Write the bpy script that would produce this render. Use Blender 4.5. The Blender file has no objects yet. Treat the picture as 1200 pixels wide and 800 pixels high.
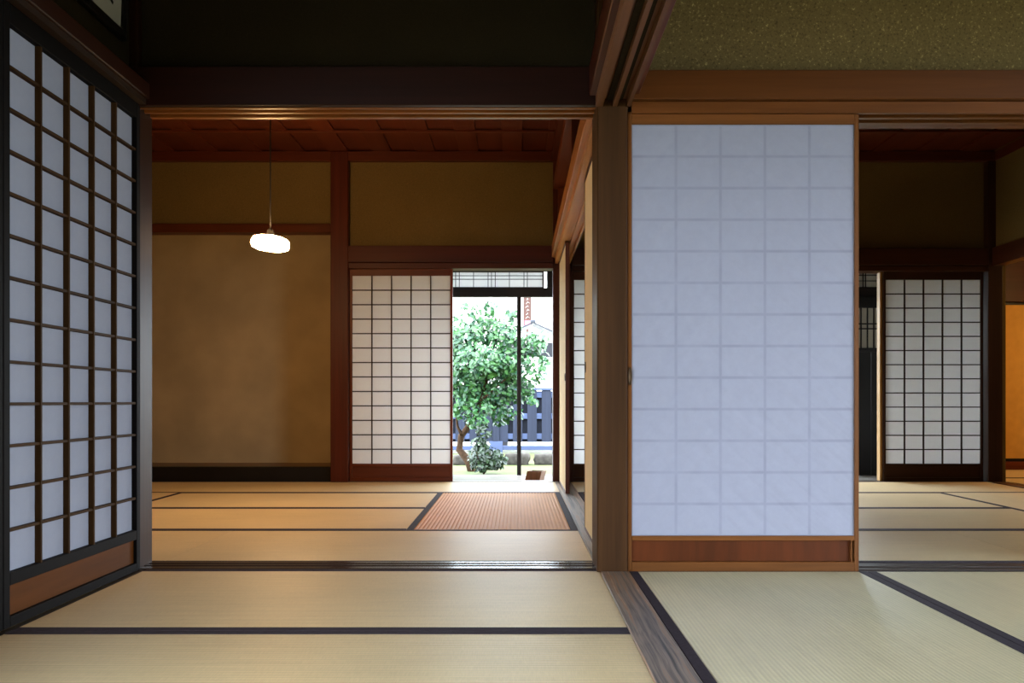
import bpy, bmesh, math, random
from mathutils import Vector, Matrix, noise as mnoise

random.seed(7)
scene = bpy.context.scene
col = scene.collection

# ------------------------------------------------------------------ camera
F, CX, CY, EYE = 980.0, 605.0, 470.0, 0.65      # focal length in px of a 1200x800 frame
cam_d = bpy.data.cameras.new('camera')
cam = bpy.data.objects.new('camera', cam_d)
col.objects.link(cam)
cam.location = (0, 0, EYE)
cam.rotation_euler = (math.radians(90), 0, 0)
cam_d.sensor_fit = 'HORIZONTAL'
cam_d.sensor_width = 36.0
cam_d.lens = 36.0 * F / 1200.0
cam_d.shift_x = -(CX - 600) / 1200.0
cam_d.shift_y = (CY - 400) / 1200.0
cam_d.clip_start = 0.02
scene.camera = cam

# ------------------------------------------------------------------ sky, exposure
SKY = 17.0
world = bpy.data.worlds.new('overcast_sky')
scene.world = world
world.use_nodes = True
wb = world.node_tree.nodes['Background']
wb.inputs['Color'].default_value = (0.80, 0.90, 1.0, 1)
wb.inputs['Strength'].default_value = SKY
scene.view_settings.view_transform = 'Standard'
scene.view_settings.look = 'None'
scene.view_settings.gamma = 1.0
scene.view_settings.use_curve_mapping = False
scene.view_settings.exposure = 0.0
scene.cycles.max_bounces = 10
scene.cycles.diffuse_bounces = 6
scene.cycles.transmission_bounces = 6
scene.cycles.sample_clamp_indirect = 6.0
scene.cycles.use_denoising = True


def portal(name, loc, rot, sx, sy):
    """Marks an opening to the sky so that daylight is sampled through it."""
    d = bpy.data.lights.new(name, 'AREA')
    d.shape = 'RECTANGLE'
    d.size, d.size_y = sx, sy
    d.cycles.is_portal = True
    o = bpy.data.objects.new(name, d)
    o.location, o.rotation_euler = loc, rot
    o['kind'] = 'helper'
    col.objects.link(o)


R90 = math.pi / 2
portal('side_daylight', (4.28, 0.15, 0.95), (0, R90, 0), 1.9, 3.7)
portal('garden_daylight', (-0.2, 7.78, 0.8), (-R90, 0, 0), 1.9, 1.7)
portal('garden_daylight', (2.3, 7.78, 0.8), (-R90, 0, 0), 3.6, 1.7)


# ------------------------------------------------------------------ materials
def nodes_of(m):
    m.use_nodes = True
    nt = m.node_tree
    return nt, nt.nodes, nt.links, nt.nodes['Principled BSDF']


def N(nt, kind, **kw):
    n = nt.nodes.new(kind)
    for k, v in kw.items():
        if k in n.inputs:
            n.inputs[k].default_value = v
        else:
            setattr(n, k, v)
    return n


def ramp(nt, stops):
    r = nt.nodes.new('ShaderNodeValToRGB')
    e = r.color_ramp.elements
    while len(e) < len(stops):
        e.new(0.5)
    for el, (p, c) in zip(e, stops):
        el.position = p
        el.color = (c[0], c[1], c[2], 1)
    return r


def srgb(r, g, b):
    f = lambda v: (v / 255 / 12.92) if v / 255 <= 0.04045 else ((v / 255 + 0.055) / 1.055) ** 2.4
    return (f(r), f(g), f(b))


def mul(c, k):
    return tuple(min(1, x * k) for x in c)


_wood = {}


def wood(base, axis, rough=0.45, contrast=0.45, fine=1.0, coat=0.0, tone=0.45, spec=0.22):
    base = tuple(round(v * tone, 5) for v in base)
    key = (base, axis, rough, contrast, fine, coat, spec)
    if key in _wood:
        return _wood[key]
    m = bpy.data.materials.new('wood_grain')
    nt, nd, lk, b = nodes_of(m)
    tc = N(nt, 'ShaderNodeTexCoord')
    oi = N(nt, 'ShaderNodeObjectInfo')
    mp = N(nt, 'ShaderNodeMapping')
    s = [38.0 * fine] * 3
    s['XYZ'.index(axis)] = 1.6
    mp.inputs['Scale'].default_value = s
    off = N(nt, 'ShaderNodeVectorMath', operation='SCALE')
    comb = N(nt, 'ShaderNodeCombineXYZ')
    for i in range(3):
        lk.new(oi.outputs['Random'], comb.inputs[i])
    lk.new(comb.outputs[0], off.inputs[0])
    off.inputs['Scale'].default_value = 37.0
    add = N(nt, 'ShaderNodeVectorMath', operation='ADD')
    lk.new(tc.outputs['Object'], mp.inputs['Vector'])
    lk.new(mp.outputs[0], add.inputs[0])
    lk.new(off.outputs[0], add.inputs[1])
    n1 = N(nt, 'ShaderNodeTexNoise', Scale=1.0, Detail=5.0, Roughness=0.62)
    lk.new(add.outputs[0], n1.inputs['Vector'])
    n2 = N(nt, 'ShaderNodeTexNoise', Scale=0.16, Detail=2.0)
    lk.new(add.outputs[0], n2.inputs['Vector'])
    mx = N(nt, 'ShaderNodeMath', operation='MULTIPLY_ADD')
    lk.new(n2.outputs[0], mx.inputs[0])
    mx.inputs[1].default_value = 0.6
    sc = N(nt, 'ShaderNodeMath', operation='MULTIPLY')
    lk.new(n1.outputs[0], sc.inputs[0])
    sc.inputs[1].default_value = 0.5
    lk.new(sc.outputs[0], mx.inputs[2])
    r = ramp(nt, [(0.3, mul(base, 1 - contrast)), (0.72, mul(base, 1 + contrast))])
    lk.new(mx.outputs[0], r.inputs[0])
    lk.new(r.outputs[0], b.inputs['Base Color'])
    b.inputs['Roughness'].default_value = rough
    b.inputs['Specular IOR Level'].default_value = spec
    b.inputs['Coat Weight'].default_value = coat
    bp = N(nt, 'ShaderNodeBump', Strength=0.12, Distance=0.002)
    lk.new(n1.outputs[0], bp.inputs['Height'])
    lk.new(bp.outputs[0], b.inputs['Normal'])
    _wood[key] = m
    return m


def plaster(name, base, fleck, fleck_amt=0.5, scale=1.0):
    m = bpy.data.materials.new(name)
    nt, nd, lk, b = nodes_of(m)
    tc = N(nt, 'ShaderNodeTexCoord')
    n1 = N(nt, 'ShaderNodeTexNoise', Scale=2.2, Detail=4.0)
    lk.new(tc.outputs['Object'], n1.inputs['Vector'])
    r1 = ramp(nt, [(0.3, mul(base, 0.82)), (0.7, mul(base, 1.15))])
    lk.new(n1.outputs[0], r1.inputs[0])
    n2 = N(nt, 'ShaderNodeTexNoise', Scale=150.0 * scale, Detail=3.0, Roughness=0.7)
    lk.new(tc.outputs['Object'], n2.inputs['Vector'])
    r2 = ramp(nt, [(0.32, mul(base, 0.45)), (0.44, base), (0.6, base), (0.72, fleck)])
    lk.new(n2.outputs[0], r2.inputs[0])
    mp = N(nt, 'ShaderNodeMapping')
    mp.inputs['Scale'].default_value = (1, 1, 0.55)
    lk.new(tc.outputs['Object'], mp.inputs['Vector'])
    vo = N(nt, 'ShaderNodeTexVoronoi', Scale=34.0 * scale)
    lk.new(mp.outputs[0], vo.inputs['Vector'])
    lt = N(nt, 'ShaderNodeMath', operation='LESS_THAN')
    lk.new(vo.outputs['Distance'], lt.inputs[0])
    lt.inputs[1].default_value = 0.09
    mix = N(nt, 'ShaderNodeMix', data_type='RGBA', blend_type='MIX')
    mix.inputs[0].default_value = fleck_amt
    lk.new(r1.outputs[0], mix.inputs[6])
    lk.new(r2.outputs[0], mix.inputs[7])
    mix2 = N(nt, 'ShaderNodeMix', data_type='RGBA', blend_type='MIX')
    f2 = N(nt, 'ShaderNodeMath', operation='MULTIPLY')
    lk.new(lt.outputs[0], f2.inputs[0])
    f2.inputs[1].default_value = 0.38 * fleck_amt
    lk.new(f2.outputs[0], mix2.inputs[0])
    lk.new(mix.outputs[2], mix2.inputs[6])
    mix2.inputs[7].default_value = (*fleck, 1)
    lk.new(mix2.outputs[2], b.inputs['Base Color'])
    b.inputs['Roughness'].default_value = 0.95
    b.inputs['Specular IOR Level'].default_value = 0.1
    bp = N(nt, 'ShaderNodeBump', Strength=0.35, Distance=0.003)
    lk.new(n2.outputs[0], bp.inputs['Height'])
    lk.new(bp.outputs[0], b.inputs['Normal'])
    return m


def plain(name, base, rough=0.5, spec=0.4, metal=0.0, var=0.12, scale=6.0, bump=0.0):
    m = bpy.data.materials.new(name)
    nt, nd, lk, b = nodes_of(m)
    tc = N(nt, 'ShaderNodeTexCoord')
    n1 = N(nt, 'ShaderNodeTexNoise', Scale=scale, Detail=4.0)
    lk.new(tc.outputs['Object'], n1.inputs['Vector'])
    r1 = ramp(nt, [(0.3, mul(base, 1 - var)), (0.7, mul(base, 1 + var))])
    lk.new(n1.outputs[0], r1.inputs[0])
    lk.new(r1.outputs[0], b.inputs['Base Color'])
    b.inputs['Roughness'].default_value = rough
    b.inputs['Specular IOR Level'].default_value = spec
    b.inputs['Metallic'].default_value = metal
    if bump:
        bp = N(nt, 'ShaderNodeBump', Strength=bump, Distance=0.01)
        lk.new(n1.outputs[0], bp.inputs['Height'])
        lk.new(bp.outputs[0], b.inputs['Normal'])
    return m


def paper(name, refl, trans, weight, bump=0.0, lattice=None):
    """Washi: diffuse front reflection mixed with diffuse transmission."""
    m = bpy.data.materials.new(name)
    m.use_nodes = True
    nt = m.node_tree
    lk = nt.links
    nt.nodes.remove(nt.nodes['Principled BSDF'])
    out = nt.nodes['Material Output']
    tc = N(nt, 'ShaderNodeTexCoord')
    oi = N(nt, 'ShaderNodeObjectInfo')
    n1 = N(nt, 'ShaderNodeTexNoise', Scale=26.0, Detail=5.0, Roughness=0.7)
    lk.new(tc.outputs['Object'], n1.inputs['Vector'])
    r1 = ramp(nt, [(0.3, mul(refl, 0.96)), (0.7, mul(refl, 1.03))])
    lk.new(n1.outputs[0], r1.inputs[0])
    d = N(nt, 'ShaderNodeBsdfDiffuse')
    t = N(nt, 'ShaderNodeBsdfTranslucent')
    t.inputs['Color'].default_value = (*trans, 1)
    colour = r1.outputs[0]
    hgt = None
    if lattice:
        x0, z0, px, pz, lw, cdark = lattice
        sep = N(nt, 'ShaderNodeSeparateXYZ')
        lk.new(tc.outputs['Object'], sep.inputs[0])
        masks = []
        for ax, o0, p in ((0, x0, px), (2, z0, pz)):
            a = N(nt, 'ShaderNodeMath', operation='SUBTRACT')
            lk.new(sep.outputs[ax], a.inputs[0])
            a.inputs[1].default_value = o0 - p / 2
            mo = N(nt, 'ShaderNodeMath', operation='FLOORED_MODULO')
            lk.new(a.outputs[0], mo.inputs[0])
            mo.inputs[1].default_value = p
            ce = N(nt, 'ShaderNodeMath', operation='SUBTRACT')
            lk.new(mo.outputs[0], ce.inputs[0])
            ce.inputs[1].default_value = p / 2
            ab = N(nt, 'ShaderNodeMath', operation='ABSOLUTE')
            lk.new(ce.outputs[0], ab.inputs[0])
            mr = N(nt, 'ShaderNodeMapRange')
            mr.inputs['From Min'].default_value = lw * 0.35
            mr.inputs['From Max'].default_value = lw
            mr.inputs['To Min'].default_value = 1
            mr.inputs['To Max'].default_value = 0
            lk.new(ab.outputs[0], mr.inputs['Value'])
            masks.append(mr)
        mxm = N(nt, 'ShaderNodeMath', operation='MAXIMUM')
        lk.new(masks[0].outputs[0], mxm.inputs[0])
        lk.new(masks[1].outputs[0], mxm.inputs[1])
        # the glue bond is uneven along the bars
        n3 = N(nt, 'ShaderNodeTexNoise', Scale=9.0, Detail=3.0)
        lk.new(tc.outputs['Object'], n3.inputs['Vector'])
        mr3 = N(nt, 'ShaderNodeMapRange')
        mr3.inputs['From Min'].default_value = 0.3
        mr3.inputs['From Max'].default_value = 0.65
        mr3.inputs['To Min'].default_value = 0.35
        lk.new(n3.outputs[0], mr3.inputs['Value'])
        mm = N(nt, 'ShaderNodeMath', operation='MULTIPLY')
        lk.new(mxm.outputs[0], mm.inputs[0])
        lk.new(mr3.outputs[0], mm.inputs[1])
        mixc = N(nt, 'ShaderNodeMix', data_type='RGBA')
        lk.new(mm.outputs[0], mixc.inputs[0])
        lk.new(colour, mixc.inputs[6])
        mixc.inputs[7].default_value = (*cdark, 1)
        colour = mixc.outputs[2]
    lk.new(colour, d.inputs['Color'])
    if bump:
        # slack creases: one slant towards one edge, the other slant towards the other
        cre = []
        for ang in (48, -42):
            m1 = N(nt, 'ShaderNodeMapping')
            m1.inputs['Rotation'].default_value = (0, math.radians(ang), 0)
            lk.new(tc.outputs['Object'], m1.inputs['Vector'])
            m2 = N(nt, 'ShaderNodeMapping')
            m2.inputs['Scale'].default_value = (2.5, 1.0, 17.0)
            lk.new(m1.outputs[0], m2.inputs['Vector'])
            nz_ = N(nt, 'ShaderNodeTexNoise', Scale=1.0, Detail=1.5)
            lk.new(m2.outputs[0], nz_.inputs['Vector'])
            cre.append(nz_)
        sx = N(nt, 'ShaderNodeSeparateXYZ')
        lk.new(tc.outputs['Object'], sx.inputs[0])
        mx_ = N(nt, 'ShaderNodeMapRange')
        mx_.inputs['From Min'].default_value = -0.25
        mx_.inputs['From Max'].default_value = 0.15
        lk.new(sx.outputs[0], mx_.inputs['Value'])
        n4 = N(nt, 'ShaderNodeMix', data_type='FLOAT')
        lk.new(mx_.outputs[0], n4.inputs[0])
        lk.new(cre[0].outputs[0], n4.inputs[2])
        lk.new(cre[1].outputs[0], n4.inputs[3])
        bp = N(nt, 'ShaderNodeBump', Strength=bump, Distance=0.03)
        lk.new(n4.outputs[0], bp.inputs['Height'])
        lk.new(bp.outputs[0], d.inputs['Normal'])
    mix = N(nt, 'ShaderNodeMixShader')
    mix.inputs[0].default_value = weight
    lk.new(d.outputs[0], mix.inputs[1])
    lk.new(t.outputs[0], mix.inputs[2])
    lk.new(mix.outputs[0], out.inputs['Surface'])
    return m


def rush(name, base, period=0.0125, ridge=0.5, contrast=0.10, streak=0.10, gloss=(0.42, 0.5)):
    """Woven rush facing: ribs run along local X, a rib every `period` metres."""
    m = bpy.data.materials.new(name)
    nt, nd, lk, b = nodes_of(m)
    tc = N(nt, 'ShaderNodeTexCoord')
    oi = N(nt, 'ShaderNodeObjectInfo')
    sep = N(nt, 'ShaderNodeSeparateXYZ')
    lk.new(tc.outputs['Object'], sep.inputs[0])
    mu = N(nt, 'ShaderNodeMath', operation='MULTIPLY')
    lk.new(sep.outputs[1], mu.inputs[0])
    mu.inputs[1].default_value = 2 * math.pi / period
    sn = N(nt, 'ShaderNodeMath', operation='SINE')
    lk.new(mu.outputs[0], sn.inputs[0])
    # rush stems cross the ribs
    mp = N(nt, 'ShaderNodeMapping')
    mp.inputs['Scale'].default_value = (330, 24, 1)
    lk.new(tc.outputs['Object'], mp.inputs['Vector'])
    n1 = N(nt, 'ShaderNodeTexNoise', Scale=1.0, Detail=3.0, Roughness=0.6)
    lk.new(mp.outputs[0], n1.inputs['Vector'])
    mp2 = N(nt, 'ShaderNodeMapping')
    mp2.inputs['Scale'].default_value = (2.5, 60, 1)
    lk.new(tc.outputs['Object'], mp2.inputs['Vector'])
    n2 = N(nt, 'ShaderNodeTexNoise', Scale=1.0, Detail=4.0, Roughness=0.65)
    lk.new(mp2.outputs[0], n2.inputs['Vector'])
    n3 = N(nt, 'ShaderNodeTexNoise', Scale=2.0, Detail=3.0)
    lk.new(tc.outputs['Object'], n3.inputs['Vector'])
    # brightness factor = 1 + sum of parts
    acc = None
    for src, amt, centre in ((sn.outputs[0], contrast, 0.0), (n1.outputs[0], 0.30, 0.5), (n2.outputs[0], streak * 3, 0.5),
                             (n3.outputs[0], 0.30, 0.5), (oi.outputs['Random'], 0.08, 0.5)):
        a = N(nt, 'ShaderNodeMath', operation='SUBTRACT')
        lk.new(src, a.inputs[0])
        a.inputs[1].default_value = centre
        k = N(nt, 'ShaderNodeMath', operation='MULTIPLY_ADD')
        lk.new(a.outputs[0], k.inputs[0])
        k.inputs[1].default_value = amt
        if acc is None:
            k.inputs[2].default_value = 1.0
        else:
            lk.new(acc.outputs[0], k.inputs[2])
        acc = k
    vm = N(nt, 'ShaderNodeVectorMath', operation='SCALE')
    vm.inputs[0].default_value = base
    lk.new(acc.outputs[0], vm.inputs['Scale'])
    lk.new(vm.outputs[0], b.inputs['Base Color'])
    b.inputs['Roughness'].default_value = gloss[0]
    b.inputs['Specular IOR Level'].default_value = gloss[1]
    bp = N(nt, 'ShaderNodeBump', Strength=ridge, Distance=0.0015)
    lk.new(sn.outputs[0], bp.inputs['Height'])
    lk.new(bp.outputs[0], b.inputs['Normal'])
    return m


C_RED = srgb(118, 56, 28)       # stained lintels
C_REDD = srgb(96, 44, 24)
C_POST = srgb(90, 58, 30)
C_FRAME = srgb(150, 92, 44)     # fresh sliding-screen frames
C_KICK = srgb(118, 58, 24)
C_BLACK = srgb(24, 20, 18)
C_SILL = srgb(120, 108, 98)
C_SILLD = srgb(84, 66, 56)
C_CEIL = srgb(112, 52, 30)
C_PALE = srgb(188, 146, 92)

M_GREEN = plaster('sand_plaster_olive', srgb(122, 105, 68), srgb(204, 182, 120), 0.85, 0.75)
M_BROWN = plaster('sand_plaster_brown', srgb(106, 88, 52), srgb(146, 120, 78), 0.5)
M_SHADEP = plaster('sand_plaster_shade_toned', srgb(44, 37, 24), srgb(64, 56, 36), 0.5)  # olive plaster again, its colour darkened to paint in the shade
M_CREAM = plaster('alcove_cream_wall', srgb(178, 158, 122), srgb(190, 172, 138), 0.12)
M_WHITEW = plain('white_wall', srgb(226, 224, 216), 0.9, 0.1)
M_LACQ = plain('black_lacquer', (0.008, 0.007, 0.007), 0.4, 0.25, var=0.2)
M_HERI = plain('dark_indigo_edge_cloth', srgb(52, 46, 54), 0.85, 0.15, var=0.18, scale=90)
M_RUSH = rush('tatami_rush_olive', srgb(214, 192, 148))
M_RUSHG = rush('tatami_rush_green', srgb(206, 197, 162), contrast=0.07, ridge=0.32)
M_CANE = rush('cane_brown', srgb(192, 130, 46), period=0.0205, ridge=0.2, contrast=0.05, gloss=(0.6, 0.15))
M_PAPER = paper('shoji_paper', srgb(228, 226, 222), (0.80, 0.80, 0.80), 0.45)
M_PAPERL = paper('shoji_paper_blue_grey', srgb(150, 153, 166), (0.40, 0.42, 0.48), 0.12)  # bluish grey, less translucent than the other shoji paper
M_GREYP = paper('warm_grey_paper', srgb(180, 172, 156), (0.3, 0.3, 0.3), 0.12)  # greyer and less translucent than the plain shoji paper
M_FUSUMA = plain('cream_fusuma_paper', srgb(226, 208, 166), 0.85, 0.1, var=0.04, scale=12)
M_LAMPTINT = plain('fusuma_paper_lamp_tinted', srgb(206, 160, 84), 0.85, 0.1, var=0.06, scale=12)  # cream fusuma paper with warm lamplight put into its colour
M_BRONZE = plain('dark_bronze', srgb(70, 52, 34), 0.4, 0.5, metal=0.8)
M_CORD = plain('black_cord', (0.01, 0.009, 0.008), 0.6, 0.3)


# ------------------------------------------------------------------ mesh helpers
def mesh_obj(name, verts, faces, mat, parent=None, loc=(0, 0, 0), rot=(0, 0, 0), smooth=False):
    me = bpy.data.meshes.new(name)
    me.from_pydata([tuple(v) for v in verts], [], faces)
    me.update()
    if smooth:
        for p in me.polygons:
            p.use_smooth = True
    if mat:
        me.materials.append(mat)
    return link(name, me, parent, loc, rot)


def link(name, me, parent=None, loc=(0, 0, 0), rot=(0, 0, 0)):
    o = bpy.data.objects.new(name, me)
    col.objects.link(o)
    o.location, o.rotation_euler = loc, rot
    if parent:
        o.parent = parent
    return o


_boxes = {}


def box(name, lo, hi, mat, parent=None, bev=0.0015):
    """Axis-aligned box between two corners, origin at its centre; alike boxes share their mesh."""
    d = tuple(round(abs(b - a), 5) for a, b in zip(lo, hi))
    c = tuple((a + b) / 2 for a, b in zip(lo, hi))
    key = (d, mat.name, round(bev, 5))
    if key not in _boxes:
        bm = bmesh.new()
        bmesh.ops.create_cube(bm, size=1.0)
        bmesh.ops.scale(bm, vec=d, verts=bm.verts)
        bv = min(bev, min(d) * 0.3)
        if bv > 0:
            bmesh.ops.bevel(bm, geom=bm.edges[:], offset=bv, segments=1, affect='EDGES')
        me = bpy.data.meshes.new(name)
        bm.to_mesh(me)
        bm.free()
        me.materials.append(mat)
        _boxes[key] = me
    return link(name, _boxes[key], parent, c)


def prism(name, prof, a0, a1, axis, mat, parent=None):
    """Extrude a closed profile along X (profile = (y, z)) or along Y (profile = (x, z))."""
    n = len(prof)
    cu = sum(p[0] for p in prof) / n
    cv = sum(p[1] for p in prof) / n
    h = (a1 - a0) / 2
    vs, fs = [], []
    for s in (-h, h):
        for u, v in prof:
            vs.append((s, u - cu, v - cv) if axis == 'X' else (u - cu, s, v - cv))
    fs.append(list(range(n)))
    fs.append(list(range(2 * n - 1, n - 1, -1)))
    for i in range(n):
        j = (i + 1) % n
        fs.append((i, i + n, j + n, j))
    loc = ((a0 + a1) / 2, cu, cv) if axis == 'X' else (cu, (a0 + a1) / 2, cv)
    o = mesh_obj(name, vs, fs, mat, parent, loc)
    bm = bmesh.new()
    bm.from_mesh(o.data)
    bmesh.ops.recalc_face_normals(bm, faces=bm.faces)
    bm.to_mesh(o.data)
    bm.free()
    return o


def grooved(u0, u1, z_face, z_back, grooves, depth, up=False):
    """Profile of a grooved sill (up=True: grooves on top) or lintel (grooves underneath)."""
    s = -depth if up else depth
    pts = [(u0, z_back), (u0, z_face)]
    for g0, g1 in grooves:
        pts += [(g0, z_face), (g0, z_face + s), (g1, z_face + s), (g1, z_face)]
    pts += [(u1, z_face), (u1, z_back)]
    return pts


def lathe(name, prof, mat, parent=None, loc=(0, 0, 0), seg=32, rot=(0, 0, 0)):
    vs, fs = [], []
    for r, z in prof:
        for i in range(seg):
            a = 2 * math.pi * i / seg
            vs.append((r * math.cos(a), r * math.sin(a), z))
    for k in range(len(prof) - 1):
        for i in range(seg):
            j = (i + 1) % seg
            fs.append((k * seg + i, k * seg + j, (k + 1) * seg + j, (k + 1) * seg + i))
    fs.append([i for i in reversed(range(seg))])
    fs.append([(len(prof) - 1) * seg + i for i in range(seg)])
    return mesh_obj(name, vs, fs, mat, parent, loc, rot, smooth=True)


def tube_geo(path, rads, seg=7):
    vs, fs = [], []
    pts = [Vector(p) for p in path]
    for i, p in enumerate(pts):
        t = (pts[min(i + 1, len(pts) - 1)] - pts[max(i - 1, 0)]).normalized()
        a = t.cross(Vector((0.31, 0.9, 0.2))).normalized()
        b = t.cross(a).normalized()
        for k in range(seg):
            w = 2 * math.pi * k / seg
            vs.append(p + (a * math.cos(w) + b * math.sin(w)) * rads[i])
    for i in range(len(pts) - 1):
        for k in range(seg):
            j = (k + 1) % seg
            fs.append((i * seg + k, i * seg + j, (i + 1) * seg + j, (i + 1) * seg + k))
    fs.append(list(range(seg))[::-1])
    fs.append([(len(pts) - 1) * seg + k for k in range(seg)])
    return vs, fs


def thing(name, label, cat, loc=(0, 0, 0), rz=0.0, group=None):
    o = bpy.data.objects.new(name, None)
    o.empty_display_size = 0.1
    col.objects.link(o)
    o.location = loc
    o.rotation_euler = (0, 0, rz)
    return tag(o, label, cat, group)


def tag(o, label, cat, group=None, kind=None):
    o['label'] = label
    o['category'] = cat
    if group:
        o['group'] = group
    if kind:
        o['kind'] = kind
    return o


def struct(o, label, cat):
    return tag(o, label, cat, kind='structure')


_trim = [0]


def trim_name():
    _trim[0] += 1
    return 'trim_%d' % _trim[0]


# ------------------------------------------------------------------ layout numbers
YS0, YS1 = 3.25, 3.375          # cross wall between near and far rooms
YB = 6.78                       # rear wall of the far rooms
XL = -1.455                     # lattice face of the screens beside the near room
PX0, PX1 = 0.308, 0.441         # corner post / partition line between the room pairs
ZK = 1.757                      # underside of most lintels
ZKL = 1.787                     # underside of the lintel over the wide opening
ZC = 2.66                       # ceilings
XFL = -3.26                     # far room, outer side
XFR = 3.90
ENG = 7.66                      # outer line of the rear veranda

# ------------------------------------------------------------------ structure: ground, floors, ceilings
def ground_mat():
    m = bpy.data.materials.new('mossy_garden_soil')
    nt, nd, lk, b = nodes_of(m)
    tc = N(nt, 'ShaderNodeTexCoord')
    n1 = N(nt, 'ShaderNodeTexNoise', Scale=1.1, Detail=6.0, Roughness=0.7)
    lk.new(tc.outputs['Object'], n1.inputs['Vector'])
    r = ramp(nt, [(0.35, srgb(62, 50, 38)), (0.47, srgb(78, 74, 34)), (0.58, srgb(64, 78, 26)), (0.75, srgb(104, 96, 58))])
    lk.new(n1.outputs[0], r.inputs[0])
    lk.new(r.outputs[0], b.inputs['Base Color'])
    b.inputs['Roughness'].default_value = 0.95
    bp = N(nt, 'ShaderNodeBump', Strength=0.5, Distance=0.05)
    lk.new(n1.outputs[0], bp.inputs['Height'])
    lk.new(bp.outputs[0], b.inputs['Normal'])
    return m


GZ = -0.40
gv, gf = [], []
nx, ny = 40, 40
for j in range(ny + 1):
    for i in range(nx + 1):
        x = -16 + 40 * i / nx
        y = -14 + 54 * j / ny
        d = 0.03 * mnoise.noise(Vector((x * 0.9, y * 0.9, 0))) if y > 9.5 else 0
        gv.append((x, y, GZ + d))
for j in range(ny):
    for i in range(nx):
        a = j * (nx + 1) + i
        gf.append((a, a + 1, a + nx + 2, a + nx + 1))
g = mesh_obj('ground', gv, gf, ground_mat())
struct(g, 'mossy yellow green garden ground beyond the veranda', 'ground')

M_UNDER = plain('tatami_underlay', srgb(176, 162, 126), 0.8, 0.2)
fl = box('floor', (XFL - 0.2, -1.75, -0.16), (4.35, YB + 0.1, -0.056), M_UNDER, bev=0)
struct(fl, 'floor base under the tatami mats of all rooms', 'floor')
fl = box('floor', (4.36, 3.2, -0.16), (6.6, 8.3, -0.056), M_UNDER, bev=0)
struct(fl, 'floor base of the lamp-lit side room', 'floor')

M_DKCEIL = wood(srgb(96, 66, 42), 'Y', 0.6)
c = box('ceiling', (-3.4, -2.9, ZC + 0.1), (6.7, 8.9, ZC + 0.2), M_DKCEIL, bev=0)
struct(c, 'dark board roof deck above all rooms', 'ceiling')


def ceiling(x0, x1, y0, y1, label, boards_from):
    """Board ceiling: long boards along Y, alternately recessed, over cross battens along X."""
    c = bpy.data.objects.new('ceiling', None)
    col.objects.link(c)
    c.location = ((x0 + x1) / 2, (y0 + y1) / 2, ZC)
    struct(c, label, 'ceiling')

    def part(nm, lo, hi, m, bev=0.002):
        o = box(nm, lo, hi, m, None, bev)
        o.parent = c
        o.location = Vector(o.location) - Vector(c.location)
    mw = wood(C_CEIL, 'Y', 0.42, 0.3)
    mb = wood(C_CEIL, 'X', 0.42, 0.25)
    x, k = x0, 0
    while x < x1 - 0.01:
        w = 0.195 if k % 2 else 0.155
        xe = min(x + w, x1)
        dz = 0.013 if k % 2 else 0.0
        part('ceiling_board', (x, y0, ZC + dz), (xe, y1, ZC + dz + 0.02), mw)
        x = xe
        k += 1
    y = y1 - 0.56
    while y > y0 + 0.1:
        part('batten', (x0, y - 0.018, ZC - 0.014), (x1, y + 0.018, ZC + 0.002), mb)
        y -= 0.56
    part('edge_moulding', (x0, y1 - 0.055, ZC - 0.075), (x1, y1, ZC), mb)
    part('edge_moulding', (x0, y0, ZC - 0.075), (x1, y0 + 0.05, ZC), mb)
    my = wood(C_CEIL, 'Y', 0.42, 0.25)
    part('edge_moulding', (x1 - 0.05, y0 + 0.05, ZC - 0.075), (x1, y1 - 0.055, ZC), my)
    part('edge_moulding', (x0, y0 + 0.05, ZC - 0.075), (x0 + 0.05, y1 - 0.055, ZC), my)


ceiling(XFL, PX0 + 0.03, YS1, YB, 'red brown board ceiling above the pendant lamp room', 0)
ceiling(PX1 - 0.03, XFR, YS1, YB, 'dim red brown board ceiling of the room behind the large paper screen', 0)
c = box('ceiling', (-1.6, -1.75, ZC + 0.02), (4.35, YS0 + 0.02, ZC + 0.06), M_DKCEIL, bev=0)
struct(c, 'dark board ceiling over the two near rooms', 'ceiling')

# ------------------------------------------------------------------ walls
def wall(name, lo, hi, m, label):
    return struct(box(name, lo, hi, m, bev=0), label, 'wall')


YW0, YW1 = YS0 + 0.03, YS1 - 0.03
wall('wall_lintel_near', (-1.50, YW0, ZKL + 0.04), (PX0 + 0.02, YW1, ZC + 0.1), M_SHADEP, 'sand plaster wall with shade in its colour above the wide lintel')
wall('wall_lintel_screen', (PX1 - 0.02, YW0, ZK + 0.04), (4.3, YW1, ZC + 0.1), M_GREEN, 'olive flecked sand plaster wall above the large paper screen')
wall('wall_beam', (0.345, -1.75, ZK + 0.04), (0.405, YS0, ZC + 0.1), M_SHADEP, 'plaster wall above the beam between the two near rooms')
wall('wall_left', (-1.56, -1.75, 1.83), (-1.50, YS0, ZC + 0.1), M_SHADEP, 'plaster wall with shade in its colour above the dark framed shoji screen')
wall('wall_near_end', (-1.56, -1.81, -0.1), (0.40, -1.75, ZC + 0.1), M_SHADEP, 'plaster end wall of the near room')
wall('wall_far_room_front', (XFL - 0.06, YW0, -0.1), (-1.53, YW1, ZC + 0.1), M_BROWN, 'brown plaster wall enclosing the lamp room')
wall('wall_far_left', (XFL - 0.06, YS1 - 0.03, -0.1), (XFL, 7.45, ZC + 0.1), M_BROWN, 'brown plaster side wall of the lamp room')
wall('wall_back_alcove', (XFL, YB + 0.02, 2.07), (-1.48, YB + 0.08, ZC + 0.1), M_BROWN, 'brown sand plaster band above the alcove opening')
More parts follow.
